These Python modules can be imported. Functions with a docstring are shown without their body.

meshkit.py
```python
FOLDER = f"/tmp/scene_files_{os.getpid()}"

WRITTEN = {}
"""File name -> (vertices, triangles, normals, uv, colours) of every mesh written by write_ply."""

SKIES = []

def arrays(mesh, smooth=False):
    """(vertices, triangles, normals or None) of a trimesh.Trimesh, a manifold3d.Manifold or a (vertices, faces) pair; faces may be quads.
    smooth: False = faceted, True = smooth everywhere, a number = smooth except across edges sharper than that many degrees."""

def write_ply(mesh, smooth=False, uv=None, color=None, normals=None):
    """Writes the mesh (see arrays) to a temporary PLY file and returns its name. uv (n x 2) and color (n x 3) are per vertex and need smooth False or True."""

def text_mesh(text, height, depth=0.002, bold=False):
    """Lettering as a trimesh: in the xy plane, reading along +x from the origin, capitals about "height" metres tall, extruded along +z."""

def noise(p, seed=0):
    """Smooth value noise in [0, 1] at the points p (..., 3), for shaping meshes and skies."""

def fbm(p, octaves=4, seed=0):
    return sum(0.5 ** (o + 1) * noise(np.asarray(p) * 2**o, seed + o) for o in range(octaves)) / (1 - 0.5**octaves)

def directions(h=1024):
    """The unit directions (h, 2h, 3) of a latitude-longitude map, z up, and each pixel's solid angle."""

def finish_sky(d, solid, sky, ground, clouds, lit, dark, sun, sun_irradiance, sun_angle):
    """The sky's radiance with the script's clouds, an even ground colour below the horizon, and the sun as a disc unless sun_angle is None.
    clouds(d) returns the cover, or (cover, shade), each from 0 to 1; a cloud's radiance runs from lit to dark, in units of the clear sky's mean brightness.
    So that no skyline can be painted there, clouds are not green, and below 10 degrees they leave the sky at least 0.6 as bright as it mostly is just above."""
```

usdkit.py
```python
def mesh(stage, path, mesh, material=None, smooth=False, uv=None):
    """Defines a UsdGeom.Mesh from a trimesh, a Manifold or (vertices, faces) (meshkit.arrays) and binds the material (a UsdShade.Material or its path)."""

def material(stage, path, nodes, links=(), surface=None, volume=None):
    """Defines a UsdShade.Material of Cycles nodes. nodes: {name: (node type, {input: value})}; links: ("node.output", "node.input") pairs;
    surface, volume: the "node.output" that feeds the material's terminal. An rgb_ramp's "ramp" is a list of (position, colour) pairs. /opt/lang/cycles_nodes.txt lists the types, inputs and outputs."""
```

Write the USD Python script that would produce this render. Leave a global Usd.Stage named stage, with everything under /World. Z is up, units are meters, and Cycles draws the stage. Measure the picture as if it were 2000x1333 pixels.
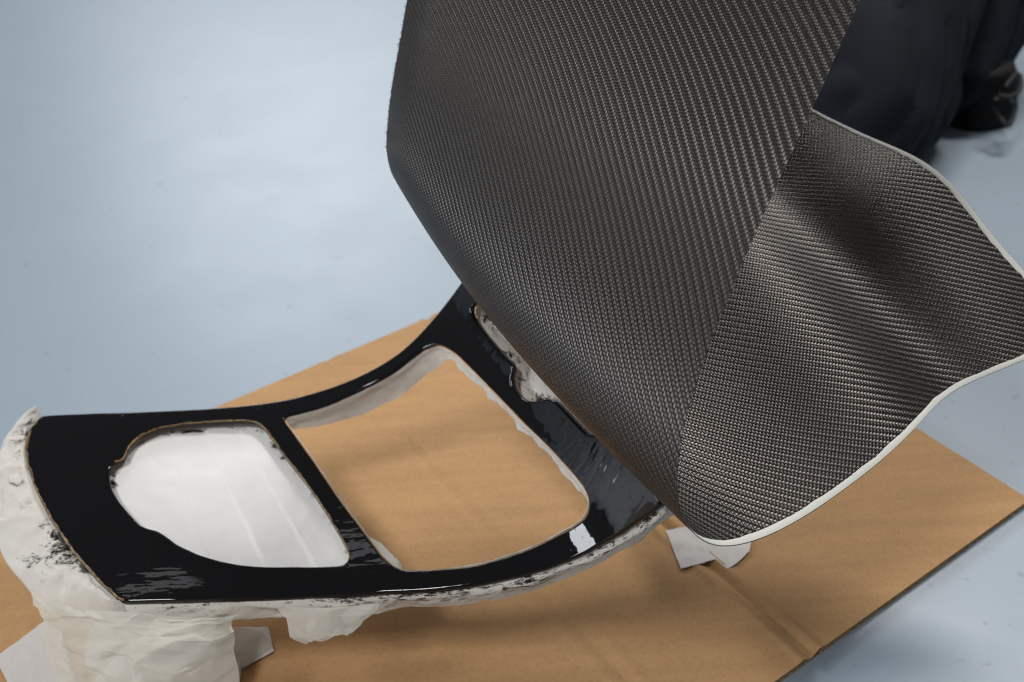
import math, random
import numpy as np, trimesh, usdkit, meshkit
from scipy.interpolate import CubicSpline, LinearNDInterpolator, splprep, splev
from scipy.spatial import Delaunay, cKDTree
from shapely.geometry import Polygon, Point
from shapely import contains_xy
from pxr import Usd, UsdGeom, UsdLux, UsdShade, Gf, Vt, Sdf

stage = Usd.Stage.CreateInMemory()
UsdGeom.SetStageUpAxis(stage, UsdGeom.Tokens.z)
UsdGeom.SetStageMetersPerUnit(stage, 1.0)
UsdGeom.Xform.Define(stage, '/World')
UsdGeom.Scope.Define(stage, '/World/Looks')
rng = np.random.default_rng(7)

# ---------------------------------------------------------------- camera
F_PX = 2041.0                                     # focal length in photo pixels (2000 wide)
H = 0.62                                          # camera height above the floor
R = np.array([[0.99762072, 0.06894127, 0.0], [-0.04069609, 0.58889638, -0.8071833], [-0.05564824, 0.80526279, 0.59030087]])
EYE = np.array([0.0, 0.0, H])
cam = UsdGeom.Camera.Define(stage, '/World/camera')
m = np.eye(4); m[:3, :3] = R.T; m[3, :3] = EYE
cam.AddTransformOp().Set(Gf.Matrix4d(m.tolist()))
cam.CreateHorizontalApertureAttr(36.0); cam.CreateVerticalApertureAttr(36.0 * 682 / 1024)
cam.CreateFocalLengthAttr(36.0 * F_PX / 2000)
cam.CreateClippingRangeAttr(Gf.Vec2f(0.01, 100))
cam.CreateFStopAttr(7.0); cam.CreateFocusDistanceAttr(0.63)
cam.CreateExposureAttr(0.0)

# ---------------------------------------------------------------- lamps of the workshop
def rect(name, pos, target, w, h, power, color=(1, 1, 1)):
    l = UsdLux.RectLight.Define(stage, '/World/' + name)
    p, t = np.array(pos, float), np.array(target, float)
    z = p - t; z /= np.linalg.norm(z)
    up = np.array([0, 0, 1.0]) if abs(z[2]) < .95 else np.array([0, 1.0, 0])
    x = np.cross(up, z); x /= np.linalg.norm(x); y = np.cross(z, x)
    mm = np.eye(4); mm[0, :3], mm[1, :3], mm[2, :3], mm[3, :3] = x, y, z, p
    l.AddTransformOp().Set(Gf.Matrix4d(mm.tolist()))
    l.CreateWidthAttr(w); l.CreateHeightAttr(h); l.CreateIntensityAttr(power); l.CreateNormalizeAttr(False)
    l.CreateColorAttr(Gf.Vec3f(*color))
    return l
rect('ceiling_lamp', (-.95, -.30, 2.6), (-.95, -.30, 0), .34, 1.1, 33.0, (1, .98, .95))
rect('ceiling_lamp_001', (-1.0, 5.2, 2.3), (-.2, 1.0, 0), 1.8, .9, 15.0, (.92, .96, 1))
rect('ceiling_lamp_002', (1.25, 2.05, 2.25), (.2, .6, .1), .95, .34, 41.0, (1, .97, .94))
rect('ceiling_lamp_003', (-.95, 1.75, 2.6), (-.5, 1.0, 0), .55, .14, 1.3, (.95, .97, 1))
rect('window_light', (-4.6, .1, 1.25), (0, .6, .1), 2.4, .75, 14.5, (.92, .95, 1))
dome = UsdLux.DomeLight.Define(stage, '/World/room_bounce')
dome.CreateIntensityAttr(0.04); dome.CreateColorAttr(Gf.Vec3f(.95, .97, 1.0))

# ---------------------------------------------------------------- helpers
def ray(px, py):
    return R @ np.array([(px - 1000) / F_PX, -(py - 666.5) / F_PX, -1.0])
def dep(px, py, d):
    return EYE + d * ray(px, py)
def atz(px, py, z=0.0):
    r = ray(px, py); return EYE + r * ((z - H) / r[2])
def proj(P):
    q = (np.asarray(P) - EYE) @ R
    return np.stack([1000 + F_PX * q[..., 0] / -q[..., 2], 666.5 - F_PX * q[..., 1] / -q[..., 2]], -1)
used = {}
def numbered(path):
    k = used.get(path, 0); used[path] = k + 1
    return path if k == 0 else f'{path}_{k:03d}'
def thing(name, label, cat, group=None):
    x = UsdGeom.Xform.Define(stage, numbered('/World/' + name)).GetPrim()
    x.SetCustomDataByKey('label', label); x.SetCustomDataByKey('category', cat)
    if group: x.SetCustomDataByKey('group', group)
    return x
def obj(name, mesh, mat, parent=None, smooth=40, uv=None, label=None, kind=None, cat=None):
    base = str(parent.GetPath()) if parent is not None else '/World'
    p = usdkit.mesh(stage, numbered(base + '/' + name), mesh, mat, smooth=smooth, uv=uv).GetPrim()
    if label: p.SetCustomDataByKey('label', label)
    if kind: p.SetCustomDataByKey('kind', kind)
    if cat: p.SetCustomDataByKey('category', cat)
    return p
def grid_faces(n, mm, wrap=False):
    i, j = np.meshgrid(np.arange(n - (0 if wrap else 1)), np.arange(mm - 1), indexing='ij')
    a = i * mm + j; b = ((i + 1) % n) * mm + j
    return np.stack([a, b, b + 1, a + 1], -1).reshape(-1, 4)
def quads(P, wrap=False, flip=False):
    n, mm = P.shape[:2]
    f = grid_faces(n, mm, wrap)
    if flip: f = f[:, ::-1]
    return P.reshape(-1, 3), f
def cat(parts):
    vs, fs, k = [], [], 0
    for v, f in parts:
        f = np.asarray(f)
        if f.shape[1] == 4: f = np.vstack([f[:, [0, 1, 2]], f[:, [0, 2, 3]]])
        vs.append(np.asarray(v)); fs.append(f + k); k += len(v)
    return np.vstack(vs), np.vstack(fs)
def resample(pts, step=None, n=None, closed=False):
    p = np.asarray(pts, float)
    if closed: p = np.vstack([p, p[:1]])
    s = np.r_[0, np.cumsum(np.linalg.norm(np.diff(p, axis=0), axis=1))]
    n = n or max(3, int(round(s[-1] / step)))
    t = np.linspace(0, s[-1], n + 1)[:-1] if closed else np.linspace(0, s[-1], n)
    return np.stack([np.interp(t, s, p[:, k]) for k in range(p.shape[1])], 1)
def spline(pts, n, closed=False):
    p = np.asarray(pts, float)
    if closed: p = np.vstack([p, p[:1]])
    s = np.r_[0, np.cumsum(np.linalg.norm(np.diff(p, axis=0), axis=1) ** .5)]
    c = CubicSpline(s, p, bc_type='periodic' if closed else 'not-a-knot')
    return c(np.linspace(0, s[-1], n * (4 if closed else 1)))
def smooth_loop(p, it=2, w=.5):
    for _ in range(it):
        p = p * (1 - w) + w * .5 * (np.roll(p, 1, 0) + np.roll(p, -1, 0))
    return p
def facets(u, v, count, seed):
    """Creased-paper relief in [-.5, .5]: flat facets between random points."""
    r = np.random.default_rng(seed); u0, u1, v0, v1 = u.min(), u.max(), v.min(), v.max()
    p = np.stack([r.uniform(u0 - .1 * (u1 - u0), u1 + .1 * (u1 - u0), count), r.uniform(v0 - .1 * (v1 - v0), v1 + .1 * (v1 - v0), count)], 1)
    p = np.vstack([p, [[u0 - (u1 - u0), v0 - (v1 - v0)], [u1 + (u1 - u0), v0 - (v1 - v0)], [u0 - (u1 - u0), v1 + (v1 - v0)], [u1 + (u1 - u0), v1 + (v1 - v0)]]])
    return LinearNDInterpolator(p, r.uniform(-.5, .5, len(p)), rescale=False)(u, v)
def fbm(p, octv=4, seed=0):
    return meshkit.fbm(p, octv, seed) - .5
def M(name, nodes, links=(), surface='p.BSDF', volume=None):
    return usdkit.material(stage, '/World/Looks/' + name, nodes, links, surface=surface, volume=volume)
POS = ('geometry', {})

# ---------------------------------------------------------------- materials
floor_mat = M('floor_paint', {
    'g': POS, 'n1': ('noise_texture', {'scale': 3.2, 'detail': 4, 'roughness': .6}), 'r1': ('rgb_ramp', {'ramp': [(.3, (.278, .345, .412)), (.7, (.298, .366, .434))]}),
    'n2': ('noise_texture', {'scale': 70, 'detail': 3, 'roughness': .6}), 'r2': ('rgb_ramp', {'ramp': [(.0, (.45, .47, .5)), (.27, (.7, .7, .72)), (.36, (1, 1, 1)), (1, (1, 1, 1))]}),
    'mx': ('mix', {'mix_type': 'multiply', 'fac': .8}),
    'n4': ('noise_texture', {'scale': 33, 'detail': 2}), 'r4': ('rgb_ramp', {'ramp': [(.77, (0, 0, 0)), (.82, (1, 1, 1))]}), 'mx2': ('mix', {'color2': (.5, .53, .55)}),
    'n3': ('noise_texture', {'scale': 9, 'detail': 5}), 'r3': ('map_range', {'from_min': .3, 'from_max': .7, 'to_min': .40, 'to_max': .44}),
    'nb': ('noise_texture', {'scale': 60, 'detail': 3}), 'b': ('bump', {'strength': .02, 'distance': .0006}),
    'p': ('principled_bsdf', {'specular_ior_level': .5})},
    [('g.position', 'n1.vector'), ('n1.fac', 'r1.fac'), ('g.position', 'n2.vector'), ('n2.fac', 'r2.fac'), ('r1.color', 'mx.color1'), ('r2.color', 'mx.color2'),
     ('g.position', 'n4.vector'), ('n4.fac', 'r4.fac'), ('r4.color', 'mx2.fac'), ('mx.color', 'mx2.color1'), ('mx2.color', 'p.base_color'),
     ('g.position', 'n3.vector'), ('n3.fac', 'r3.value'), ('r3.result', 'p.roughness'), ('g.position', 'nb.vector'), ('nb.fac', 'b.height'), ('b.normal', 'p.normal')])
def card(name, tint):
    return M(name, {
        'g': POS, 'mp': ('mapping', {'rotation': (0, 0, -.555), 'scale': (1, 9, 1)}), 'n1': ('noise_texture', {'scale': 7, 'detail': 5, 'roughness': .6}),
        'r1': ('rgb_ramp', {'ramp': [(.3, tuple(c * .9 for c in tint)), (.7, tuple(c * 1.06 for c in tint))]}),
        'n2': ('noise_texture', {'scale': 420, 'detail': 3}), 'r2': ('rgb_ramp', {'ramp': [(.25, (.78, .75, .72)), (.5, (1, 1, 1)), (.8, (1.06, 1.05, 1.03))]}), 'mx': ('mix', {'mix_type': 'multiply', 'fac': .6}),
        'n3': ('noise_texture', {'scale': 120, 'detail': 1}), 'r3': ('rgb_ramp', {'ramp': [(.165, (.35, .28, .22)), (.19, (1, 1, 1))]}), 'mx2': ('mix', {'mix_type': 'multiply', 'fac': .6}),
        'b': ('bump', {'strength': .15, 'distance': .001}), 'p': ('principled_bsdf', {'roughness': .75, 'specular_ior_level': .2})},
        [('g.position', 'mp.vector'), ('mp.vector', 'n1.vector'), ('n1.fac', 'r1.fac'), ('g.position', 'n2.vector'), ('n2.fac', 'r2.fac'), ('r1.color', 'mx.color1'), ('r2.color', 'mx.color2'),
         ('g.position', 'n3.vector'), ('n3.fac', 'r3.fac'), ('mx.color', 'mx2.color1'), ('r3.color', 'mx2.color2'), ('mx2.color', 'p.base_color'), ('n2.fac', 'b.height'), ('b.normal', 'p.normal')])
card_mat = card('cardboard', (.50, .296, .140))
core_mat = card('cardboard_core', (.60, .47, .30))
paint_mat = M('wet_black_resin', {
    'g': POS, 'mp': ('mapping', {'rotation': (0, 0, .3), 'scale': (1, 3.4, 1)}), 'n1': ('noise_texture', {'scale': 34, 'detail': 2, 'roughness': .5}),
    'n2': ('noise_texture', {'scale': 420, 'detail': 1}), 'r2': ('rgb_ramp', {'ramp': [(.72, (0, 0, 0)), (.80, (1, 1, 1))]}), 'ad': ('math', {'math_type': 'multiply_add', 'value2': .12}),
    'b': ('bump', {'strength': .28, 'distance': .0010}), 'p': ('principled_bsdf', {'base_color': (.004, .0035, .0045), 'roughness': .035, 'specular_ior_level': .42})},
    [('g.position', 'mp.vector'), ('mp.vector', 'n1.vector'), ('g.position', 'n2.vector'), ('n2.fac', 'r2.fac'), ('r2.color', 'ad.value1'), ('n1.fac', 'ad.value3'), ('ad.value', 'b.height'), ('b.normal', 'p.normal')])
rim_mat = M('worn_ochre_rim', {
    'g': POS, 'n1': ('noise_texture', {'scale': 260, 'detail': 4, 'roughness': .7}), 'r1': ('rgb_ramp', {'ramp': [(.36, (.012, .010, .010)), (.5, (.16, .09, .025)), (.68, (.34, .21, .06))]}),
    'b': ('bump', {'strength': .4, 'distance': .001}), 'p': ('principled_bsdf', {'roughness': .3})},
    [('g.position', 'n1.vector'), ('n1.fac', 'r1.fac'), ('r1.color', 'p.base_color'), ('n1.fac', 'b.height'), ('b.normal', 'p.normal')])
def paper(name, tint=(.78, .765, .72), smear=0.0, trans=.25, rough=.6, bump=.25, streak=False, clear=0.0):
    """White masking paper; smear: how much black resin was dragged over it, strongest where the mesh's primvar "st".x is small (at the edge of the panel)."""
    nodes = {'g': POS, 'n0': ('noise_texture', {'scale': 38, 'detail': 4}), 'b': ('bump', {'strength': bump, 'distance': .003}),
             'uv': ('texture_coordinate', {}), 'sx': ('separate_xyz', {}),
             'mp': ('mapping', {'rotation': (0, 0, .25), 'scale': (.5, 1, 2.2)}), 'n1': ('noise_texture', {'scale': 75, 'detail': 7, 'roughness': .78, 'distortion': .4}),
             'n2': ('noise_texture', {'scale': 14, 'detail': 3}), 'a': ('math', {'math_type': 'multiply_add', 'value2': .45}), 'a2': ('math', {'math_type': 'multiply_add', 'value2': -.32}),
             'r': ('rgb_ramp', {'ramp': [(.785 - .08 * smear, (0, 0, 0)), (.835 - .08 * smear, (.28, .28, .28)), (.86 - .08 * smear, (.8, .8, .8)), (.91 - .08 * smear, (1, 1, 1))]}), 'mx': ('mix', {'color1': tint, 'color2': (.012, .011, .012)}),
             'rr': ('map_range', {'to_min': rough, 'to_max': .2}),
             'p': ('principled_bsdf', {'roughness': rough}), 't': ('translucent_bsdf', {'color': tint}), 'mc': ('mix_closure', {'fac': trans})}
    links = [('g.position', 'n0.vector'), ('n0.fac', 'b.height'), ('b.normal', 'p.normal'), ('uv.UV', 'sx.vector'), ('g.position', 'mp.vector'), ('mp.vector', 'n1.vector'), ('g.position', 'n2.vector'),
             ('n2.fac', 'a.value1'), ('n1.fac', 'a.value3'), ('sx.x', 'a2.value1'), ('a.value', 'a2.value3'), ('a2.value', 'r.fac'), ('p.BSDF', 'mc.closure1'), ('t.BSDF', 'mc.closure2')]
    if streak:
        nodes['mu'] = ('combine_xyz', {}); nodes['sc'] = ('math', {'math_type': 'multiply', 'value2': 20.0}); nodes['sc2'] = ('math', {'math_type': 'multiply', 'value2': 110.0})
        links = [l for l in links if l[1] != 'n1.vector'] + [('sx.x', 'sc.value1'), ('sc.value', 'mu.x'), ('sx.y', 'sc2.value1'), ('sc2.value', 'mu.y'), ('mu.vector', 'n1.vector')]
        nodes['n1'][1]['scale'] = 1.0
    if smear:
        links += [('r.color', 'mx.fac'), ('mx.color', 'p.base_color'), ('mx.color', 't.color'), ('r.color', 'rr.value'), ('rr.result', 'p.roughness')]
    else:
        nodes['p'][1]['base_color'] = tint
    if clear:
        nodes['tb'] = ('transparent_bsdf', {'color': (1, 1, 1)}); nodes['mt'] = ('mix_closure', {'fac': clear}); links += [('mc.closure', 'mt.closure1'), ('tb.BSDF', 'mt.closure2')]
    return M(name, nodes, links, surface='mt.closure' if clear else 'mc.closure')
skirt_mat = paper('smeared_masking_paper', smear=1.4)
edge_paper_mat = paper('streaked_masking_paper', smear=.95, streak=True)
skirt2_mat = paper('crumpled_masking_paper', (.80, .79, .75), smear=0.45, trans=.3)
film_mat = paper('masking_film', (.80, .785, .72), trans=.5, rough=.45, clear=.22)
window_mat = paper('window_masking_paper', (.84, .84, .84), smear=.9, trans=.1, bump=.5)
tape_mat = paper('white_edge_tape', (.80, .81, .76), trans=.1, rough=.7)
floor_tape_mat = paper('masking_tape', (.70, .67, .64), trans=.1, rough=.5)
pot_mat = M('white_plastic', {'g': POS, 'n': ('noise_texture', {'scale': 30, 'detail': 3}), 'r': ('rgb_ramp', {'ramp': [(.3, (.70, .68, .65)), (.7, (.76, .745, .72))]}), 'p': ('principled_bsdf', {'roughness': .4})},
            [('g.position', 'n.vector'), ('n.fac', 'r.fac'), ('r.color', 'p.base_color')])
trouser_mat = M('navy_work_cloth', {'g': POS, 'n': ('noise_texture', {'scale': 9, 'detail': 5}), 'r': ('rgb_ramp', {'ramp': [(.3, (.005, .0065, .011)), (.7, (.010, .0125, .020))]}),
                'n2': ('noise_texture', {'scale': 700, 'detail': 1}), 'b': ('bump', {'strength': .3, 'distance': .001}), 'p': ('principled_bsdf', {'roughness': .85, 'specular_ior_level': .2})},
                [('g.position', 'n.vector'), ('n.fac', 'r.fac'), ('r.color', 'p.base_color'), ('g.position', 'n2.vector'), ('n2.fac', 'b.height'), ('b.normal', 'p.normal')])
shoe_mat = M('black_shoe', {'g': POS, 'n': ('noise_texture', {'scale': 40, 'detail': 3}), 'r': ('rgb_ramp', {'ramp': [(.3, (.003, .003, .0035)), (.7, (.006, .006, .007))]}), 'p': ('principled_bsdf', {'roughness': .7, 'specular_ior_level': .2})},
             [('g.position', 'n.vector'), ('n.fac', 'r.fac'), ('r.color', 'p.base_color')])
lace_mat = M('black_lace', {'p': ('principled_bsdf', {'base_color': (.008, .008, .010), 'roughness': .7})})

# carbon twill: tows of "st" metres / PITCH, over two and under two
PITCH = 0.00158
def carbon():
    N, L = {'uv': ('texture_coordinate', {}), 's': ('separate_xyz', {})}, [('uv.UV', 's.vector')]
    k = [0]
    def op(t, a, b=None, c=None):
        k[0] += 1; nm = f'm{k[0]}'; ins = {'math_type': t}
        for i, x in enumerate((a, b, c)):
            if x is None: continue
            if isinstance(x, str): L.append((x, f'{nm}.value{i+1}'))
            else: ins[f'value{i+1}'] = x
        N[nm] = ('math', ins); return nm + '.value'
    # slight wander of the tows
    N['nz'] = ('noise_texture', {'scale': 25, 'detail': 2}); L.append(('uv.UV', 'nz.vector'))
    wob = op('multiply', op('subtract', 'nz.fac', .5), .5)
    U = op('add', op('divide', 's.x', PITCH), wob); V = op('add', op('divide', 's.y', PITCH), wob)
    i, j = op('floor', U), op('floor', V); fu, fv = op('subtract', U, i), op('subtract', V, j)
    mm = op('floored_modulo', op('subtract', i, j), 4.0)
    warp = op('less_than', mm, 1.5)
    along_w = op('add', mm, fu)                                # 0..2 along a warp float
    along_f = op('add', op('subtract', 3.0, mm), fv)           # 0..2 along a weft float
    along = op('add', op('multiply', warp, along_w), op('multiply', op('subtract', 1.0, warp), along_f))
    across = op('add', op('multiply', warp, fv), op('multiply', op('subtract', 1.0, warp), fu))
    c2 = op('multiply', op('subtract', across, .5), 2.0)
    prof = op('subtract', 1.0, op('power', op('absolute', c2), 3.2))
    arch = op('sine', op('multiply', along, math.pi / 2))
    h = op('multiply', op('add', op('multiply', prof, .55), .45), op('power', op('maximum', arch, 0.0), .32))
    N['fib'] = ('noise_texture', {'scale': 1.0, 'detail': 2}); 
    # fibres along each tow: noise stretched along it
    N['cw'] = ('combine_xyz', {}); L += [(op('add', op('multiply', across, 9.0), op('multiply', op('add', i, op('multiply', j, 7.3)), 3.1)), 'cw.x'), (op('multiply', along, .6), 'cw.y'), (op('multiply', j, 1.7), 'cw.z'), ('cw.vector', 'fib.vector')]
    hh = op('add', h, op('multiply', 'fib.fac', .10))
    N['b'] = ('bump', {'strength': 1.0, 'distance': .00029}); L.append((hh, 'b.height'))
    N['t'] = ('attribute', {'attribute': 'tow'})
    dark = op('maximum', op('power', op('maximum', h, 0.001), .8), 0.02)
    N['col'] = ('mix', {'color1': (.002, .002, .002), 'color2': (.008, .0075, .007)}); L.append((dark, 'col.fac'))
    rot = op('multiply', warp, .25)
    N['p'] = ('principled_bsdf', {'roughness': .36, 'ior': 1.54, 'anisotropic': .9, 'metallic': 0.0, 'specular_tint': (1, .91, .85)})
    spec = op('multiply', dark, op('multiply_add', warp, .35, .65))
    L += [('col.color', 'p.base_color'), ('b.normal', 'p.normal'), ('t.vector', 'p.tangent'), (rot, 'p.anisotropic_rotation'), (spec, 'p.specular_ior_level')]
    return M('carbon_twill', N, L)
carbon_mat = carbon()
fibre_mat = M('carbon_fibre', {'p': ('principled_bsdf', {'base_color': (.02, .019, .018), 'roughness': .4})})

# ---------------------------------------------------------------- floor
fl = obj('floor', (np.array([[-6, -2, 0], [6, -2, 0], [6, 9, 0], [-6, 9, 0]], float), np.array([[0, 1, 2, 3]])), floor_mat, smooth=False, kind='structure')

# ---------------------------------------------------------------- cardboard sheet on the floor
CT = 0.0062                                                      # thickness
cA = atz(2012, 975, CT)[:2]; cdir = np.array([math.cos(math.radians(32.1)), math.sin(math.radians(32.1))]); cper = np.array([-cdir[1], cdir[0]])
back = (atz(640, 703, CT)[:2] - cA) @ cper
CL = 1.16
def cpt(a, b, z):                                                # a: metres from the right corner along the front edge, b: metres towards the back edge
    a, b = np.asarray(a, float), np.asarray(b, float)
    p = cA - a[..., None] * cdir + b[..., None] * cper
    return np.concatenate([p, (np.zeros_like(a) + z)[..., None]], -1)
def cab(px, py):
    d = atz(px, py, CT)[:2] - cA; return -d @ cdir, d @ cper
sheet = thing('cardboard_sheet', 'large flat brown corrugated cardboard sheet lying on the grey floor under the panel', 'cardboard')
na, nb = 900, 140
aa, bb = np.meshgrid(np.linspace(0, CL, na), np.linspace(0, back, nb), indexing='ij')
zz = np.full_like(aa, CT)
for (p0, p1), depth_, wid in [(((1395, 1105), (1580, 1283)), .0027, .0036), (((870, 940), (1180, 1290)), .0009, .004)]:
    a0 = .5 * (cab(*p0)[0] + cab(*p1)[0]); zz -= depth_ * (np.exp(-((aa - a0) / wid) ** 2) - .55 * np.exp(-((aa - a0 - 2.4 * wid) / wid) ** 2) - .55 * np.exp(-((aa - a0 + 2.4 * wid) / wid) ** 2))
zz += .0012 * fbm(np.stack([aa * 6, bb * 6, aa * 0], -1), 3, 4) - .0002
top = cpt(aa, bb, 0); top[..., 2] = zz
edge_wob = .0009 * fbm(np.stack([aa * 40, bb * 40, aa * 0], -1), 3, 9)
for sl in (np.s_[0, :], np.s_[-1, :], np.s_[:, 0], np.s_[:, -1]): top[sl][..., :2] += edge_wob[sl][..., None] * 1.0
liner = top.copy(); liner[..., 2] -= .0009
ring = lambda G: np.concatenate([G[:, 0], G[-1, 1:], G[-2::-1, -1], G[0, -2:0:-1]])
side = np.stack([ring(top), ring(liner)], 1)
obj('top_liner', cat([quads(top, flip=False), quads(liner, flip=True), quads(side, wrap=True)]), card_mat, sheet, smooth=30)
bot = cpt(*np.meshgrid(np.linspace(0, CL, 40), np.linspace(0, back, 20), indexing='ij'), .0012); bot2 = bot.copy(); bot2[..., 2] = .0004
obj('bottom_liner', cat([quads(bot), quads(bot2, flip=True), quads(np.stack([ring(bot), ring(bot2)], 1), wrap=True)]), card_mat, sheet, smooth=False)
ac = np.arange(0.002, CL - .002, .0009)
zc = np.minimum(.0037 + .0020 * np.sin(ac / .0075 * 2 * math.pi), np.interp(ac, aa[:, 0], zz.min(1)) - .0012)
core = np.stack([cpt(ac, np.full_like(ac, b), 0) + np.stack([0 * ac, 0 * ac, zc], 1) for b in (.0001, back - .001)], 1)
obj('corrugated_core', cat([quads(core), quads(core + [0, 0, -.0012], flip=True), quads(np.stack([core[:, 0], core[:, 0] + [0, 0, -.0012]], 1))]), core_mat, sheet, smooth=50)

# ---------------------------------------------------------------- the console panel: a profile swept across a constant width
W = .20
_az = math.radians(25); WD = np.array([math.sin(_az), -math.cos(_az), -.1]); WD /= np.linalg.norm(WD)
WIDEN = .30                                                     # the panel is wider at its raised end
_far = [(85, 812), (250, 805), (440, 795.5), (560, 780), (650, 755), (720, 725), (780, 688), (830, 640), (870, 592), (905, 545)]
_ns = CubicSpline([200, 240, 480, 600, 736, 880, 960, 1040, 1120, 1200, 1260, 1292, 1340, 1400], [1177, 1176, 1170, 1164, 1158, 1149, 1136, 1118, 1091, 1049, 1010, 986, 948, 895])
_xs = np.linspace(200, 1400, 2400); _nr = np.array([ray(x, float(_ns(x))) for x in _xs])
prof, wfac = [], []
for k, p_ in enumerate(_far):
    g_ = 1 + WIDEN * (lambda t: t * t * (3 - 2 * t))(np.clip((k - 1.0) / 8, 0, 1))
    df = ray(*p_); kk_ = np.argmin(np.abs(_nr @ np.cross(df, WD)) / np.linalg.norm(_nr, axis=1))
    a_ = np.linalg.lstsq(np.stack([df, -_nr[kk_]], 1), -W * g_ * WD, rcond=None)[0][0]
    prof.append(EYE + a_ * df); wfac.append(g_)
prof = np.array(prof); prof[0] = prof[1] + (prof[1] - prof[2]) * 1.12 * np.array([1, 1, .3])
tck, _ = splprep(prof.T, s=2e-5, k=3)
fine = np.array(splev(np.linspace(0, 1, 400), tck)).T
d0, d1 = fine[0] - fine[12], fine[-1] - fine[-25]
d0[2] *= .3
fine = np.vstack([fine[0] + np.linspace(.14, .004, 60)[:, None] * d0 / np.linalg.norm(d0), fine, fine[-1] + np.linspace(.001, .2, 80)[:, None] * d1 / np.linalg.norm(d1)])
arc = np.r_[0, np.cumsum(np.linalg.norm(np.diff(fine, axis=0), axis=1))]; arc -= arc[60]
arcu = np.linspace(arc[0], arc[-1], 500)
fine = np.stack([np.interp(arcu, arc, fine[:, k]) for k in range(3)], 1)
from scipy.ndimage import gaussian_filter1d
fine = gaussian_filter1d(fine, 9, axis=0, mode='nearest'); fine = fine[10:-10]; arcu = arcu[10:-10]
tang = np.gradient(fine, axis=0); tang /= np.linalg.norm(tang, axis=1, keepdims=True)
nrm = np.cross(WD, tang); nrm /= np.linalg.norm(nrm, axis=1, keepdims=True); nrm *= np.sign(nrm[:, 2:])
def panel(s, v, h=0.0):
    s, v = np.asarray(s, float), np.asarray(v, float)
    P = np.stack([np.interp(s, arcu, fine[:, k]) for k in range(3)], -1); Nn = np.stack([np.interp(s, arcu, nrm[:, k]) for k in range(3)], -1)
    crown = -.0014 * np.clip(np.abs(v - W / 2) / (W / 2), 0, 1.3) ** 6
    g_ = np.interp(s, _sk, wfac) if np.ndim(s) else np.interp(s, _sk, wfac)
    return P + (v * g_)[..., None] * WD + (np.asarray(h + crown))[..., None] * Nn
_sk = np.array([arcu[np.argmin(np.linalg.norm(fine - p_, axis=1))] for p_ in prof])
gs, gv = np.meshgrid(np.linspace(arcu[0], arcu[-1], 160), np.linspace(-.06, W + .06, 60), indexing='ij')
_pp = proj(panel(gs, gv)).reshape(-1, 2)
to_sv = LinearNDInterpolator(_pp, np.stack([gs.ravel(), gv.ravel()], 1))
def sv(pts): return to_sv(np.asarray(pts, float))
far_px = [(80, 812), (160, 808), (250, 805), (340, 801), (440, 795), (510, 788), (560, 780), (605, 769), (650, 755), (720, 725), (780, 688), (830, 640), (870, 592), (905, 545)]
near_px = [(1292, 986), (1260, 1010), (1200, 1049), (1120, 1091), (1040, 1118), (960, 1136), (880, 1149), (800, 1155), (736, 1158), (600, 1164), (480, 1169), (360, 1173), (240, 1176)]
arc_px = [(220, 1162), (190, 1135), (140, 1078), (95, 1012), (66, 953), (51, 905), (47, 872), (56, 838)]
far_sv, near_sv, arc_sv = sv(far_px), sv(near_px), sv(arc_px)
S_END = max(near_sv[0, 0], far_sv[-1, 0]) + .012
print('ends', near_sv[0], far_sv[-1])
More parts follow.
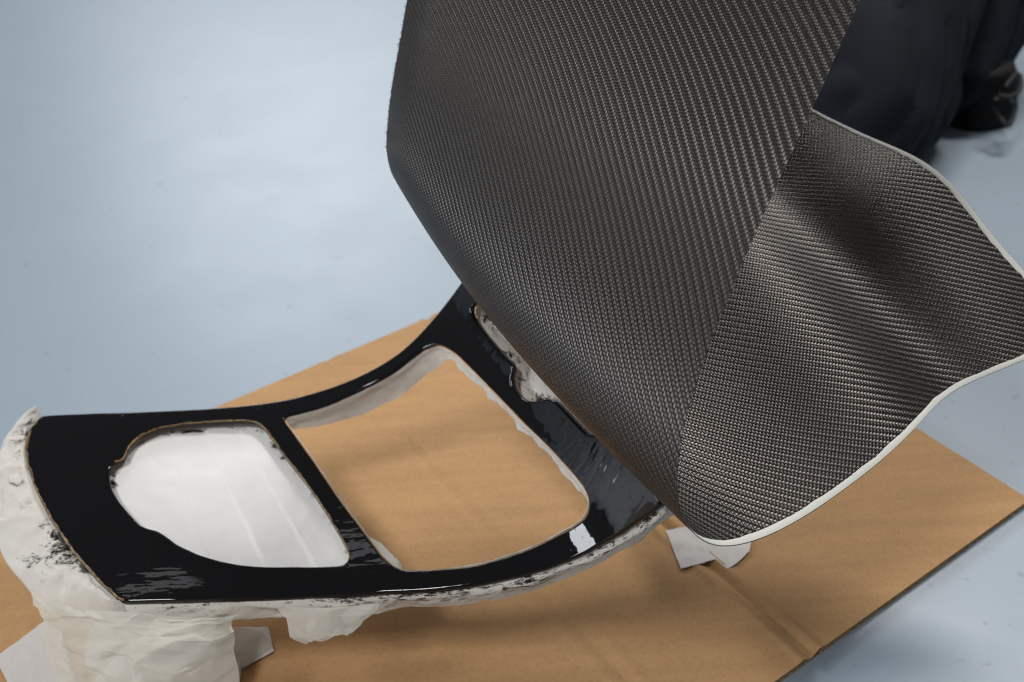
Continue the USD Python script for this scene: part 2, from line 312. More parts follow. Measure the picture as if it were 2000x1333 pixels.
tailf = np.array([[S_END, far_sv[-1, 1] + .0]]); tailn = np.array([[near_sv[0, 0] + .0015, near_sv[0, 1]]])
outer = np.vstack([resample(np.vstack([far_sv, tailf]), .0018)[:-1], resample(np.vstack([tailf, tailn]), .004)[:-1], resample(np.vstack([tailn, near_sv]), .0018)[:-1], resample(np.vstack([near_sv[-1:], arc_sv, far_sv[:1]]), .0015)[:-1]])
w1_px = [(241, 900), (254, 872), (275, 852), (310, 837), (365, 828), (430, 823.6), (477, 822), (499, 824.5), (516, 837), (550, 885), (598, 945), (636, 1001), (666, 1052), (681, 1082), (679, 1097), (666, 1104), (602, 1106.5), (516, 1106), (473, 1103), (430, 1095), (387, 1082), (344, 1062), (318, 1042), (307, 1035), (292, 1033), (275, 1026), (254, 1005), (232, 979), (217, 953), (213, 928), (215, 910), (228, 902)]
w2_px = [(552, 817), (564, 810), (624, 795), (673, 775), (718, 753), (757, 733), (797, 703), (827, 681), (851, 673), (869, 679), (891, 693), (926, 728), (975, 778), (1025, 830), (1074, 877), (1114, 921), (1139, 951), (1149.5, 976), (1147.5, 1000), (1136, 1018), (1104, 1037.5), (1054, 1063), (995, 1086), (921, 1106), (846, 1113), (792, 1114), (772, 1109), (747, 1089), (718, 1050), (663, 976), (609, 896), (574, 847)]
w3_px = [(926, 592), (918, 604), (920, 616), (931, 634), (955, 664), (985, 698), (1000, 711), (1003, 720), (997, 738), (1000, 758), (1015, 777), (1035, 786), (1052, 783), (1066, 778), (1084, 784), (1114, 817), (1145, 850), (1175, 850), (1170, 800), (1100, 710), (1020, 620), (960, 585)]
def loop_sv(px, step=.0014):
    a = sv(px)
    return smooth_loop(resample(resample(a, step, closed=True), step, closed=True), 6)
def sm_outer(p):
    q = smooth_loop(p, 4); keep = np.zeros(len(p), bool)
    return q
holes = [loop_sv(w1_px), loop_sv(w2_px), loop_sv(w3_px)]
outer = sm_outer(outer)
def ccw(p): return p if Polygon(p).exterior.is_ccw else p[::-1]
outer = ccw(outer); holes = [ccw(h) for h in holes]
def inward(p):                                                   # unit normals to the left of a ccw loop
    t = np.roll(p, -1, 0) - np.roll(p, 1, 0); t /= np.linalg.norm(t, axis=1, keepdims=True) + 1e-12
    n = np.stack([-t[:, 1], t[:, 0]], 1); n = smooth_loop(n, 6)
    return n / np.linalg.norm(n, axis=1, keepdims=True)
TH, BR = .0042, .0016                                            # thickness, edge radius
def rim_rings(p, sign):
    """Rings from the top face over the rounded edge and down to the back; sign +1: the solid lies to the left of the loop."""
    n = inward(p) * sign
    ang = np.linspace(0, math.pi / 2, 5)
    rows = [(BR * (1 - math.sin(a)), -BR * (1 - math.cos(a))) for a in ang] + [(0, -TH + .0006), (.0006, -TH)]
    return np.stack([panel((p + n * o)[:, 0], (p + n * o)[:, 1], h) for o, h in rows], 1), p + n * BR
def face_mesh(out2, holes2, h, spacing=.0055):
    poly = Polygon(out2, holes2).buffer(0)
    loops = [out2] + list(holes2)
    x0, y0, x1, y1 = poly.bounds
    gx, gy = np.meshgrid(np.arange(x0, x1, spacing), np.arange(y0, y1, spacing))
    gx[1::2] += spacing / 2
    g = np.stack([gx.ravel(), gy.ravel()], 1)
    bpts = np.vstack(loops)
    g = g[contains_xy(poly, g[:, 0], g[:, 1])]
    g = g[cKDTree(bpts).query(g)[0] > .003]
    pts = np.vstack([bpts, g]); tri = Delaunay(pts).simplices
    c = pts[tri].mean(1); tri = tri[contains_xy(poly, c[:, 0], c[:, 1])]
    e1, e2 = pts[tri[:, 1]] - pts[tri[:, 0]], pts[tri[:, 2]] - pts[tri[:, 0]]
    cr = e1[:, 0] * e2[:, 1] - e1[:, 1] * e2[:, 0]
    tri[cr < 0] = tri[cr < 0][:, ::-1]
    return panel(pts[:, 0], pts[:, 1], h), tri
pan = thing('console_panel', 'curved glossy black car console trim panel with three openings, edges masked in white paper', 'trim panel')
ro, top_o = rim_rings(outer, 1)
rh = [rim_rings(h, -1) for h in holes]
v, f = face_mesh(top_o, [x[1] for x in rh], 0.0)
nn = np.cross(v[f[:, 1]] - v[f[:, 0]], v[f[:, 2]] - v[f[:, 0]])
if nn[:, 2].mean() < 0: f = f[:, ::-1]
nv = len(v)
vb, fb = face_mesh(outer + inward(outer) * .0006, [h - inward(h) * .0006 for h in holes], -TH)
nb_ = np.cross(vb[fb[:, 1]] - vb[fb[:, 0]], vb[fb[:, 2]] - vb[fb[:, 0]])
if nb_[:, 2].mean() > 0: fb = fb[:, ::-1]
body = trimesh.Trimesh(*cat([(v, f), quads(ro, wrap=True)] + [quads(r, wrap=True) for r, _ in rh] + [(vb, fb)]), process=False)
body.merge_vertices(digits_vertex=6); body.fix_normals()
obj('panel_body', body, paint_mat, pan, smooth=50)
def worn(p, sign, sel, wid=.0016, lift=.00025):
    """A thin ragged line along an edge where the coat is sanded through."""
    n = inward(p) * sign
    rows = []
    w_ = wid * (.55 + 1.1 * np.clip(.5 + fbm(np.stack([np.arange(len(p)) * .35, np.zeros(len(p)), np.zeros(len(p))], 1), 3, 5), 0, 1))
    for k in np.linspace(0, 1, 6):
        off = np.where(True, BR * .15 + k * w_, 0)
        o = off; hh = np.where(o < BR, -(BR - np.sqrt(np.maximum(BR ** 2 - (BR - o) ** 2, 0))), 0) + lift * (1 - abs(2 * k - 1) ** 4)
        q = p + n * o[:, None]
        rows.append(panel(q[:, 0], q[:, 1], hh))
    G = np.stack(rows, 1)
    idx = np.nonzero(sel)[0]
    br = np.nonzero(np.diff(idx) > 1)[0]
    if len(br): idx = np.r_[idx[br[0] + 1:], idx[:br[0] + 1]]
    return quads(G[idx])
op = proj(panel(outer[:, 0], outer[:, 1]))
obj('worn_rim', worn(outer, 1, (op[:, 0] < 243) & (op[:, 1] > 822)), rim_mat, pan, label='ochre worn rim line along the curved left end')
hp = proj(panel(holes[0][:, 0], holes[0][:, 1]))
obj('worn_rim', worn(holes[0], -1, (hp[:, 1] < 905) | (hp[:, 0] > 520) & (hp[:, 1] < 1092), .0011), rim_mat, pan, label='ochre worn rim around the first opening')
hp = proj(panel(holes[1][:, 0], holes[1][:, 1]))
obj('worn_rim', worn(holes[1], -1, (hp[:, 0] > 800) & (hp[:, 1] > 985) & (hp[:, 0] < 1160), .0007), rim_mat, pan, label='ochre worn rim on the front side of the second opening')

# masking paper behind the first and third opening
def window_paper(loop, drop, grow, seed, folds):
    poly = Polygon(loop).buffer(grow, join_style=1)
    x0, y0, x1, y1 = poly.bounds
    sp = .0013
    gx, gy = np.meshgrid(np.arange(x0, x1 + sp, sp), np.arange(y0, y1 + sp, sp), indexing='ij')
    ins = contains_xy(poly, gx, gy)
    q = np.stack([gx * 28, gy * 28, gx * 0], -1)
    h = -drop + .0030 * fbm(q, 3, seed)
    for (c, ang, amp, wd) in folds:
        t = (gx - c[0]) * math.cos(ang) + (gy - c[1]) * math.sin(ang)
        amp = amp * np.clip(.5 + 2.2 * fbm(q * .8 + c[0] * 900, 2, seed + 3), 0, 1.3)
        t = t + .006 * fbm(q * .7 + 7, 2, seed + 4)
        h = h + amp * np.clip(t / wd, 0, 1) - amp * np.clip((t - wd) / (8 * wd), 0, 1)
    P = panel(gx, gy, np.minimum(h, -TH - .0006))
    fcs = grid_faces(*gx.shape); ok = ins.ravel()[fcs].all(1)
    us_ = np.unique(fcs[ok]); mp_ = np.full(gx.size, -1); mp_[us_] = np.arange(len(us_))
    return P.reshape(-1, 3)[us_], mp_[fcs[ok]], (gx.ravel()[us_], gy.ravel()[us_])
c1 = holes[0].mean(0)
wp = window_paper(holes[0], .0085, .012, 3, [((c1[0] - .028, c1[1]), .05, .0014, .0024), ((c1[0] + .004, c1[1]), -.02, .0018, .0026), ((c1[0] + .034, c1[1]), -.06, .0012, .003)])
hd = np.array([0.0]); pd = Polygon(holes[0]).exterior
import shapely
dist = shapely.distance(shapely.points(wp[2][0].ravel(), wp[2][1].ravel()), pd)
obj('window_paper', wp[:2], window_mat, pan, smooth=True, uv=np.stack([dist * 90, dist * 0], 1), label='white masking paper with faint folds behind the first opening')
c3 = holes[2].mean(0)
wp3 = window_paper(holes[2], .013, .010, 8, [((c3[0], c3[1] + .02), 1.2, .003, .004), ((c3[0], c3[1] - .02), .3, .003, .003)])
dist = shapely.distance(shapely.points(wp3[2][0].ravel(), wp3[2][1].ravel()), Polygon(holes[2]).exterior)
obj('window_paper', wp3[:2], skirt_mat, pan, smooth=True, uv=np.stack([dist * 25, dist * 0], 1), label='crumpled masking paper behind the third opening')

# paper lining of the second opening: hangs down from its rim
def lining(loop, seed):
    n = inward(loop); p3 = proj(panel(loop[:, 0], loop[:, 1]))
    nk = 14; rows = []
    a = np.arange(len(loop)) * .0014
    far_side = np.clip((830 - p3[:, 1]) / 60, 0, 1) * (p3[:, 0] < 858)
    far_side = smooth_loop(far_side[:, None].astype(float), 40)[:, 0]
    depth_ = .008 + .015 * far_side + .002 * fbm(np.stack([a * 60, a * 0, a * 0], 1), 3, seed)
    lean = .0048 * ((p3[:, 0] > 858) & (p3[:, 1] < 985)) + .0052 * ((p3[:, 0] < 775) & (p3[:, 1] > 1045)) + .002 * ((p3[:, 1] < 700) & (p3[:, 0] > 800) & (p3[:, 0] <= 858))
    lean = smooth_loop(lean[:, None].astype(float), 12)[:, 0] * (1 + .8 * fbm(np.stack([a * 120, a * 0, a * 0], 1), 3, 24))
    for k in range(nk):
        t = k / (nk - 1)
        q3 = np.stack([a * 90, np.full_like(a, t * 3), a * 0], 1)
        o = .0008 + .0024 * (fbm(q3, 3, seed + 1) + .25) * (1 if t > .05 else .4) + .0016 * t
        o = o + lean * t
        q = loop + n * o[:, None]
        rows.append(panel(q[:, 0], q[:, 1], -.0016 - depth_ * t * (1 - .45 * lean / .005)))
    G = np.stack(rows, 1)
    uv = np.stack([np.full(G.shape[:2], .6) + np.linspace(0, 1, nk)[None] * .6, np.zeros(G.shape[:2])], -1).reshape(-1, 2)
    return quads(G, wrap=True), uv
g, uv = lining(holes[1], 21)
obj('opening_lining', g, skirt2_mat, pan, smooth=True, uv=uv, label='crumpled white paper lining hanging in the second opening')

# paper wrapped round the outer edge: near side and left end
def near_skirt():
    path = resample(np.vstack([near_sv[::-1], tailn]), .0016)
    a = np.arange(len(path)) * .0016; nk = 26; rows, us = [], []
    px = proj(panel(path[:, 0], path[:, 1]))[:, 0]
    drop = np.interp(px, [240, 400, 600, 740, 1000, 1200, 1300], [.0135, .014, .0145, .0125, .0150, .0145, .013])
    flare = np.interp(px, [230, 330, 500, 600, 700, 780], [.006, .003, .001, .002, .004, 0])
    ga, gt = np.meshgrid(a, np.linspace(0, 1, nk) * .03, indexing='ij')
    fc = .0030 * facets(ga, gt * .6, 110, 31) + .0009 * facets(ga, gt, 900, 32)
    for k in range(nk):
        t = k / (nk - 1)
        q3 = np.stack([a * 55, np.full_like(a, t * 2.6), a * 0], 1); q4 = np.stack([a * 160, np.full_like(a, t * 4), a * 0 + 3], 1)
        cr = fc[:, k]
        tt = min(t / .72, 1.0); un = max(0, (t - .72) / .28)
        o = -.0012 + .0042 * math.sin(min(1, t * 5) * math.pi / 2) + flare * tt + cr * min(1, t * 6) - .016 * un
        hh = -TH + .0008 - drop * tt - .0015 * un + .0025 * fbm(q3 * .5 + 9, 2, 35) * tt
        rows.append(panel(path[:, 0], path[:, 1] + o, hh)); us.append(np.full_like(a, t * .62))
    G = np.stack(rows, 1)
    return quads(G, flip=True), np.stack([np.stack(us, 1), np.broadcast_to(a[:, None], G.shape[:2])], -1).reshape(-1, 2)
g, uv = near_skirt()
obj('masking_skirt', g, edge_paper_mat, pan, smooth=True, uv=uv, label='white masking paper smeared with black along the front edge')

def end_skirt():
    inner = resample(proj(panel(*np.vstack([near_sv[-1:], arc_sv, far_sv[:1]]).T)), n=150)
    outp = spline([(262, 1200), (225, 1214), (186, 1212), (130, 1202), (86, 1186), (48, 1146), (16, 1108), (-10, 1040), (-18, 960), (-12, 905), (2, 872), (20, 846), (46, 822), (78, 806)], 150)
    outp = resample(outp, n=150)
    nk = 44; rows, us = [], []
    a = np.linspace(0, 1, 150) * .3
    ga, gt = np.meshgrid(a, np.linspace(0, 1, nk) * .06, indexing='ij')
    fc = .0060 * facets(ga, gt, 70, 41) + .0026 * facets(ga, gt, 420, 42) + .0008 * facets(ga, gt, 1500, 43)
    zin = panel(*sv(inner).T)[:, :]
    zo = np.interp(np.linspace(0, 1, 150), [0, .2, .5, .8, 1], [.066, .064, .072, .090, .1015])
    O = np.array([atz(x, y, z) for (x, y), z in zip(outp, zo)])
    I = panel(sv(inner)[:, 0], sv(inner)[:, 1], -TH + .0006)
    for k in range(nk):
        t = k / (nk - 1); tt = min(1, t / .75); un = max(0, (t - .75) / .25)
        base = I * (1 - tt) + O * tt
        q3 = np.stack([a * 45, np.full_like(a, t * 4), a * 0], 1)
        base = base + np.array([0, 0, 1.0]) * (.006 * math.sin(tt * math.pi) ** .8 * 1.1 + fc[:, k] * min(1, tt * 4))[:, None]
        dirn = (O - I); dirn /= np.linalg.norm(dirn, axis=1, keepdims=True)
        base = base - dirn * .022 * un - np.array([0, 0, .022 * math.sin(un * math.pi / 2) ** .8])
        if k == 0: base = I - dirn * .002
        rows.append(base); us.append(np.full_like(a, .05 + t * .8))
    G = np.stack(rows, 1)
    return quads(G, flip=True), np.stack([np.stack(us, 1), np.zeros(G.shape[:2])], -1).reshape(-1, 2)
g, uv = end_skirt()
obj('masking_skirt', g, skirt_mat, pan, smooth=True, uv=uv, label='crumpled white masking paper flaring out round the curved left end')

def crumple(ctrl, n=70, amp=.004, freq=40, seed=0, mat=film_mat, name='masking_flap', label=None, parent=None):
    """A loose crumpled sheet through a grid of points."""
    C = np.array([[(atz if p[2] < .3 else dep)(*p) for p in row] for row in ctrl])   # a third number below .3 is a height, else a distance
    r = np.linspace(0, 1, C.shape[0]); c = np.linspace(0, 1, C.shape[1])
    kk = min(3, C.shape[0] - 1), min(3, C.shape[1] - 1)
    from scipy.interpolate import make_interp_spline
    A = make_interp_spline(r, C, k=kk[0], axis=0)(np.linspace(0, 1, n)); A = make_interp_spline(c, A, k=kk[1], axis=1)(np.linspace(0, 1, n))
    du, dv = np.gradient(A, axis=0), np.gradient(A, axis=1); nn = np.cross(du, dv); nn /= np.linalg.norm(nn, axis=-1, keepdims=True) + 1e-12
    gr, gc = np.meshgrid(np.linspace(0, 1, n), np.linspace(0, 1, n), indexing='ij')
    gr = gr + .04 * fbm(np.stack([gr * 5, gc * 5, gr * 0], -1), 2, seed + 7)
    ridge = 1.0 * facets(gr, gc, freq, seed) + .5 * facets(gr, gc, freq * 4, seed + 1)
    A = A + nn * (amp * ridge)[..., None]
    return obj(name, quads(A), mat, parent, smooth=True, label=label, uv=np.full((n * n, 2), 1.2))
# loose paper under the left end and the flap on the front edge
crumple([[(60, 1150, .70), (150, 1190, .67), (240, 1195, .645), (360, 1205, .64), (480, 1200, .64)],
         [(72, 1212, .70), (140, 1238, .665), (230, 1246, .640), (340, 1240, .634), (455, 1222, .645)],
         [(98, 1285, .69), (150, 1312, .655), (240, 1320, .634), (345, 1308, .630), (462, 1266, .648)],
         [(100, 1420, .69), (150, 1430, .655), (240, 1440, .638), (350, 1420, .636), (468, 1345, .652)]], 150, .0085, 60, 51, film_mat, label='loose crumpled translucent masking paper hanging below the left end', parent=pan)
crumple([[(540, 1195, .625), (600, 1190, .62), (660, 1186, .617), (740, 1180, .613)], [(550, 1215, .632), (605, 1222, .622), (665, 1218, .618), (730, 1200, .617)],
         [(565, 1240, .64), (610, 1250, .630), (660, 1238, .628), (700, 1216, .628)], [(595, 1262, .652), (612, 1262, .650), (632, 1256, .648), (655, 1244, .648)]], 80, .007, 14, 61, film_mat, label='folded flap of masking paper sticking out of the front edge', parent=pan)

# ---------------------------------------------------------------- pot under the left end, held down by tape
pc = atz(338, 1338, CT)[:2]
pot = thing('plastic_pot', 'upturned white plastic pot propping up the left end of the panel', 'pot')
def lathe(profile, centre, n=64):
    a = np.linspace(0, 2 * math.pi, n, endpoint=False); pr = np.asarray(profile)
    G = np.stack([centre[0] + pr[None, :, 0] * np.cos(a)[:, None], centre[1] + pr[None, :, 0] * np.sin(a)[:, None], np.broadcast_to(pr[None, :, 1], (n, len(pr)))], -1)
    return quads(G, wrap=True)
obj('pot_body', lathe([(.0001, .0658), (.034, .0660), (.0405, .0655), (.0430, .0637), (.0438, .0605), (.0462, .0125)], pc), pot_mat, pot)
obj('pot_rim', lathe([(.0462, .0125), (.0472, .0122), (.0477, .0112), (.0477, .0075), (.047, .0064), (.042, .0064)], pc), pot_mat, pot)

# ---------------------------------------------------------------- tape strips on the cardboard
def tape(px_poly, label, seed, base=CT + .0012, lift=0.0):
    P = np.array([atz(*p, base)[:2] for p in px_poly]); poly = Polygon(P)
    x0, y0, x1, y1 = poly.bounds; sp = .0018
    gx, gy = np.meshgrid(np.arange(x0 - sp, x1 + sp, sp), np.arange(y0 - sp, y1 + sp, sp), indexing='ij')
    bd = resample(P, .0012, closed=True); bd = bd + .0009 * np.stack([fbm(np.c_[bd * 300, bd[:, :1] * 0], 2, seed), fbm(np.c_[bd * 300, bd[:, :1] * 0 + 5], 2, seed)], 1)
    poly = Polygon(bd).buffer(0)
    g = np.stack([gx.ravel(), gy.ravel()], 1); g = g[contains_xy(poly, g[:, 0], g[:, 1])]; g = g[cKDTree(bd).query(g)[0] > .0008]
    pts = np.vstack([bd, g]); tri = Delaunay(pts).simplices; c = pts[tri].mean(1); tri = tri[contains_xy(poly, c[:, 0], c[:, 1])]
    z = base + .0022 * np.clip(fbm(np.c_[pts * 70, pts[:, :1] * 0], 3, seed) + .1, 0, 1)
    V = np.c_[pts, z]; V2 = V - [0, 0, .0003]
    e = np.cross(V[tri[:, 1]] - V[tri[:, 0]], V[tri[:, 2]] - V[tri[:, 0]])[:, 2]; tri[e < 0] = tri[e < 0][:, ::-1]
    p = obj('tape_strip', cat([(V, tri), (V2, tri[:, ::-1])]), floor_tape_mat, None, smooth=True, uv=np.full((2 * len(V), 2), 1.2), label=label, cat='tape')
tape([(1300, 1036), (1330, 1112), (1372, 1100), (1398, 1092), (1420, 1112), (1440, 1100), (1463, 1078), (1470, 1040), (1400, 1020)], 'torn white tape stuck to the cardboard under the curl of the carbon cloth', 71)
tape([(-10, 1285), (85, 1215), (120, 1235), (150, 1345), (20, 1345)], 'translucent white tape on the cardboard at the left of the white pot', 72)
tape([(360, 1235), (418, 1224), (524, 1226), (535, 1272), (468, 1310), (460, 1345), (380, 1345)], 'translucent white tape on the cardboard at the right of the white pot', 73, base=CT + .0016)

ov = crumple([[(352, 1222, .056), (385, 1219, .054), (420, 1217, .052)], [(372, 1268, .038), (418, 1245, .034), (462, 1226, .031)], [(388, 1308, .022), (440, 1272, .018), (500, 1232, .0155)], [(404, 1350, .0105), (460, 1308, .0100), (532, 1262, .0098)]], 60, .0022, 22, 77, film_mat, name='tape_strip', label='loose cream strip of masking tape running from the white pot down to the cardboard')
ov.SetCustomDataByKey('category', 'tape')
# ---------------------------------------------------------------- carbon cloth: a strip curled over itself
near = [(2110, 680, .600), (1997, 722, .585), (1905, 761, .573), (1822, 808, .560), (1700, 913, .533), (1560, 1016, .510), (1455, 1062, .494), (1392, 1064, .480), (1348, 1034, .466), (1327, 990, .456), (1323, 930, .450), (1345, 800, .446), (1420, 590, .443), (1500, 400, .442), (1590, 205, .445), (1680, 0, .450), (1790, -250, .458), (1900, -500, .47)]
farc = [(1480, 160, .665), (1400, 178, .668), (1330, 200, .670), (1260, 225, .672), (1150, 268, .673), (1030, 312, .672), (930, 348, .668), (860, 368, .660), (806, 374, .648), (774, 354, .634), (760, 322, .622), (754, 275, .612), (757, 205, .608), (770, 120, .606), (786, 30, .606), (806, -90, .608), (840, -250, .612), (880, -430, .62)]
end_edge = [(2110, 655), (2000, 529), (1930, 448), (1870, 372), (1810, 320), (1700, 268), (1590, 215), (1480, 160)]
DS = 1.2
near3 = np.array([dep(x, y, d * DS) for x, y, d in near]); far3 = np.array([dep(x, y, d * DS) for x, y, d in farc])
def chord(P):
    return np.r_[0, np.cumsum(np.linalg.norm(np.diff(P, axis=0), axis=1))]
tn = chord(.5 * (near3 + far3)) * .4 + chord(near3) * .6; tn /= tn[-1]
cn, cf = CubicSpline(tn, near3), CubicSpline(tn, far3)
NP, NQ = 520, 220
P_, Q_ = np.linspace(0, 1, NP), np.linspace(0, 1, NQ)
A, B = cn(P_), cf(P_)
q = Q_[None, :, None]
S = A[:, None] * (1 - q) + B[:, None] * q
bulge = np.interp(P_, [0, tn[4], tn[6], tn[7], tn[9], tn[11], tn[13], tn[15], 1], [0, 0, .35, .8, 1, .9, .55, .3, .2])
bd = R @ np.array([-.74, -.67, 0]); bz = R @ np.array([0, 0, 1.0])
S += (bulge[:, None] * np.sin(Q_ * math.pi)[None] ** .9 * .0125)[..., None] * bd
# the end edge of the strip is wavy
ee = CubicSpline(np.r_[0, np.cumsum(np.linalg.norm(np.diff(np.array(end_edge, float), axis=0), axis=1))] / np.linalg.norm(np.diff(np.array(end_edge, float), axis=0), axis=1).sum(), np.array(end_edge, float))(Q_)
ed = np.interp(Q_, [0, 1], [.600, .665])
E3 = np.array([dep(x, y, d * DS) for (x, y), d in zip(ee, ed)])
fall = np.clip(1 - P_ / tn[4], 0, 1) ** 1.6
S += fall[:, None, None] * (E3 - (A[0] * (1 - Q_[:, None]) + B[0] * Q_[:, None]))[None]
# a soft valley and ridge in the lower layer
cloth_c = S
pp = proj(S)
low = np.clip((tn[7] - P_) / .06, 0, 1)[:, None]
def gauss_line(p0, p1, wd):
    p0, p1 = np.array(p0, float), np.array(p1, float); d = (p1 - p0) / np.linalg.norm(p1 - p0)
    t = (pp - p0) @ np.array([-d[1], d[0]])
    return np.exp(-(t / wd) ** 2)
S += (low * (-.0125 * gauss_line((1550, 400), (1870, 750), 85) + .006 * gauss_line((1500, 560), (1760, 860), 110)))[..., None] * bz
# the far border of the upper layer turns away
turn = np.clip((Q_ - .90) / .10, 0, 1)[None] ** 1.5 * np.clip((P_ - tn[10]) / .08, 0, 1)[:, None]
S += (turn * -.011)[..., None] * bz
# metric texture coordinates
u = np.concatenate([np.zeros((1, NQ)), np.cumsum(np.linalg.norm(np.diff(S, axis=0), axis=-1), 0)])
vv = np.concatenate([np.zeros((NP, 1)), np.cumsum(np.linalg.norm(np.diff(S, axis=1), axis=-1), 1)], 1)
u = u.mean(1, keepdims=True) + 0 * u; vv = vv.mean(0, keepdims=True) + 0 * vv
uvc = np.stack([u, vv], -1)
dS0, dS1 = np.gradient(S, axis=0), np.gradient(S, axis=1)
NB = np.cross(dS0, dS1); NB /= np.linalg.norm(NB, axis=-1, keepdims=True) + 1e-12
k0 = np.argmin(np.abs(P_ - tn[3]))
if NB[k0, NQ // 4] @ (EYE - S[k0, NQ // 4]) < 0: NB = -NB                    # NB: normal of the inner (taped) face
cloth = thing('carbon_cloth', 'black woven carbon fibre cloth curled over itself above the panel, white tape along its edges', 'carbon cloth')
th = .00035
G1, G2 = S + NB * th / 2, S - NB * th / 2
rim2 = np.stack([ring(G1), ring(G2)], 1)
vall, fall_ = cat([quads(G1), quads(G2, flip=True), quads(rim2, wrap=True)])
uvall = np.vstack([uvc.reshape(-1, 2), uvc.reshape(-1, 2), np.stack([ring(uvc), ring(uvc)], 1).reshape(-1, 2)])
c_mesh = trimesh.Trimesh(vall, fall_, process=False)
nrm_ok = np.cross(vall[fall_[:1, 1]] - vall[fall_[:1, 0]], vall[fall_[:1, 2]] - vall[fall_[:1, 0]])[0] @ NB[0, 0]
if nrm_ok < 0: fall_ = fall_[:, ::-1]
fab = obj('fabric', (vall, fall_), carbon_mat, cloth, smooth=True, uv=uvall)
tw = dS0 / np.linalg.norm(dS0, axis=-1, keepdims=True)
tow = np.vstack([tw.reshape(-1, 3), tw.reshape(-1, 3), np.stack([ring(tw), ring(tw)], 1).reshape(-1, 3)])
UsdGeom.PrimvarsAPI(fab).CreatePrimvar('tow', Sdf.ValueTypeNames.Vector3fArray, 'vertex').Set(Vt.Vec3fArray.FromNumpy(tow.astype(np.float32)))
# edge tape on the inner face
from scipy.interpolate import RegularGridInterpolator
Si = RegularGridInterpolator((P_, Q_), S); Ni = RegularGridInterpolator((P_, Q_), NB)
def strip(pq0, pq1, nw=5, lift=.0006, ends=None):
    rows, rb = [], []
    for k in np.linspace(0, 1, nw):
        pq = pq0 * (1 - k) + pq1 * k
        rows.append(Si(pq) + Ni(pq) * (lift - (.00022 if k in (0, 1) else 0))); rb.append(Si(pq) + Ni(pq) * .0001)
    G, Bk = np.stack(rows, 1), np.stack(rb, 1)
    return cat([quads(G), quads(Bk, flip=True), quads(np.stack([ring(G), ring(Bk)], 1), wrap=True)])
TW = .0043
qw = TW / vv[0, -1]; pw = TW / u[-1, 0]
ps = np.linspace(.0005, .999, 420)
wob = 1 + .3 * fbm(np.stack([ps * 60, ps * 0, ps * 0], 1), 3, 81)
t1 = strip(np.stack([ps, np.full_like(ps, .0006)], 1), np.stack([ps, qw * wob], 1))
obj('edge_tape', t1, tape_mat, cloth, smooth=True, uv=np.full((len(t1[0]), 2), 1.2), label='white tape along the long front edge of the cloth')
qs = np.linspace(qw * 1.15, .999, 200); wob = 1 + .3 * fbm(np.stack([qs * 60, qs * 0, qs * 0], 1), 3, 82)
t2 = strip(np.stack([np.full_like(qs, .0004), qs], 1), np.stack([pw * wob, qs], 1))
obj('edge_tape', t2, tape_mat, cloth, smooth=True, uv=np.full((len(t2[0]), 2), 1.2), label='white tape along the short right end of the cloth')
# frayed fibres on the far border of the upper layer
parts = []
for k in range(900):
    p_ = rng.uniform(tn[11] - .02, .995); a0 = Si([[p_, .9995]])[0]; a1 = Si([[p_, .97]])[0]; d = (a0 - a1); d /= np.linalg.norm(d)
    tdir = Si([[min(p_ + .004, 1), .9995]])[0] - a0; tdir /= np.linalg.norm(tdir) + 1e-9
    l = rng.uniform(.0008, .0032); w = .0002
    tip = a0 + l * (d + rng.normal(0, .35) * tdir + rng.normal(0, .25, 3)); mid = a0 + .55 * l * d
    parts.append((np.array([a0 - tdir * w, a0 + tdir * w, a0 + bz * w, mid - tdir * w, mid + tdir * w, mid + bz * w, tip]), np.array([[0, 1, 4], [0, 4, 3], [1, 2, 5], [1, 5, 4], [2, 0, 3], [2, 3, 5], [3, 4, 6], [4, 5, 6], [5, 3, 6]])))
obj('frayed_fibres', cat(parts), fibre_mat, cloth, smooth=False, kind='stuff')

# ---------------------------------------------------------------- person crouching behind
import manifold3d as m3
def chain(joints, step=.012, tau=14):
    out = None
    for (a, ra), (b, rb) in joints:
        sph = lambda c, r: m3.Manifold.sphere(r, 28).translate(list(map(float, c)))
        h_ = m3.Manifold.batch_hull([sph(a, ra), sph(b, rb)])
        out = h_ if out is None else out + h_
    mm_ = out.refine_to_length(step).to_mesh()
    t = trimesh.Trimesh(mm_.vert_properties[:, :3], mm_.tri_verts, process=True)
    trimesh.smoothing.filter_taubin(t, iterations=tau)
    return t
person = thing('person', 'person in dark navy work trousers and black lace-up shoe crouching behind the cloth', 'person')
def tpr(t):
    vn_, p = t.vertex_normals.copy(), t.vertices
    d = np.array([.62, -.30, .72])
    f1 = np.abs(np.sin((p @ np.array([38., 30., -42.])) + 5 * fbm(p * 7, 2, 91))) ** .6
    t.vertices = p + vn_ * (.012 * (f1 - .6) * np.clip(.9 + 2 * fbm(p * 5, 2, 92), 0, 1.4) + .007 * fbm(p * 9, 2, 93))[:, None]
    t.vertices[:, 2] = np.maximum(t.vertices[:, 2], .004)
    return t
kn = atz(1672, 222, .088); an = atz(1882, 175, .12); hp_ = dep(1850, -300, 1.46)
an2 = np.array([.56, 1.75, .10]); hp2 = dep(1660, -330, 1.58); kn2 = dep(1540, -80, 1.28)
mid_ = .5 * (hp_ + hp2)
body = tpr(chain([((kn, .088), (dep(1768, 185, 1.33), .066)), ((kn, .090), (hp_, .12)), ((.5 * dep(1768, 185, 1.33) + .5 * kn, .08), (.5 * hp_ + .5 * kn, .10)), ((dep(1868, 150, 1.375), .050), (dep(1925, -30, 1.42), .082)), ((dep(1925, -30, 1.42), .082), (hp_, .11)), ((hp_, .12), (hp2, .12)), ((hp2, .11), (kn2, .08)), ((kn2, .078), (an2, .062)),]))
obj('trousers', body, trouser_mat, person, smooth=True)
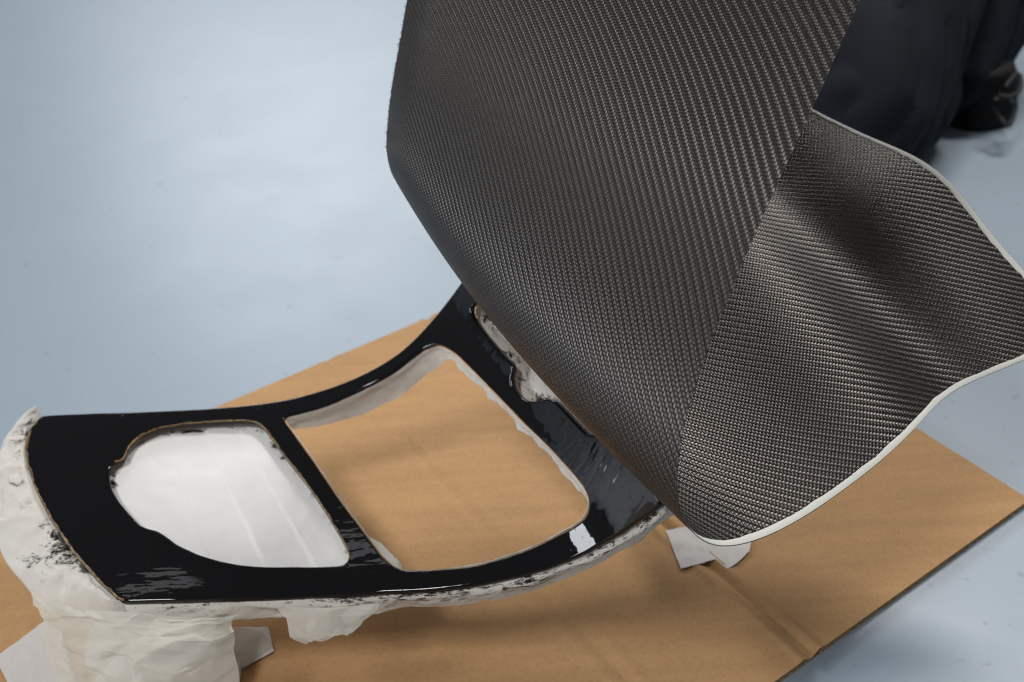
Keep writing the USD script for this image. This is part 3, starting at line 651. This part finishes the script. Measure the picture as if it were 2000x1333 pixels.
# shoe seen from the heel, laces hanging out at the side
hc = atz(1900, 248, 0.0)                                         # heel, on the floor
sd = np.array([.35, .94, 0]); sx = np.array([.94, -.35, 0])       # pointing away from the camera
def shoe_shape(scale_w, z0, z1, front, back, n=48):
    a = np.linspace(0, 2 * math.pi, n, endpoint=False)
    l = np.where(np.cos(a) > 0, front, back) * np.cos(a); w_ = scale_w * np.sin(a) * (1 + .14 * np.cos(a) - .10 * np.cos(2 * a))
    return l, w_
rows = []
for z, wq, fr, bk, off in [(.0, .046, .23, .046, 0), (.004, .048, .235, .049, 0), (.018, .048, .235, .049, 0), (.020, .045, .230, .045, 0), (.034, .045, .222, .043, 0), (.048, .043, .20, .041, 0), (.060, .040, .13, .040, -.004), (.070, .036, .085, .036, -.004), (.078, .030, .06, .030, -.004)]:
    l, w_ = shoe_shape(wq, 0, 0, fr, bk)
    rows.append(hc + (l[:, None] + off + .03) * sd + w_[:, None] * sx + np.array([0, 0, z]))
G = np.stack(rows, 1)
capb = G[:, 0].mean(0); capt = G[:, -1].mean(0)
vs_, fs_ = quads(G, wrap=True); nr_ = G.shape[1]
fs_ = np.vstack([fs_[:, [0, 1, 2]], fs_[:, [0, 2, 3]]]); k_ = len(vs_); ii = np.arange(48)
fs_ = np.vstack([fs_, np.stack([((ii + 1) % 48) * nr_, ii * nr_, np.full(48, k_)], 1), np.stack([ii * nr_ + nr_ - 1, ((ii + 1) % 48) * nr_ + nr_ - 1, np.full(48, k_ + 1)], 1)])
shoe = obj('shoe', (np.vstack([vs_, capb, capt]), fs_), shoe_mat, person, smooth=45)
import sys
def tube(pts, r, n=8):
    p = np.asarray(pts, float); t = np.gradient(p, axis=0); t /= np.linalg.norm(t, axis=1, keepdims=True)
    a0 = np.cross(t, [0.1, .2, 1.0]); a0 /= np.linalg.norm(a0, axis=1, keepdims=True); b0 = np.cross(t, a0)
    an_ = np.linspace(0, 2 * math.pi, n, endpoint=False)
    G = p[:, None] + r * (np.cos(an_)[None, :, None] * a0[:, None] + np.sin(an_)[None, :, None] * b0[:, None])
    G = np.concatenate([G, G[:, :1]], 1)
    return quads(G)
dl = 1.31
for lp in ([(1955, 172), (1972, 150), (1984, 148), (1985, 172), (1972, 187), (1955, 190), (1945, 186)], [(1935, 200), (1950, 188), (1966, 196), (1973, 218), (1966, 240), (1955, 243), (1942, 226), (1930, 210)]):
    pts = np.array([dep(x + 8, y, dl + .012 * math.sin(i)) for i, (x, y) in enumerate(lp)])
    c = CubicSpline(np.arange(len(pts)), pts)(np.linspace(0, len(pts) - 1, 40))
    obj('lace_loop', tube(c, .0030), lace_mat, shoe, smooth=True)
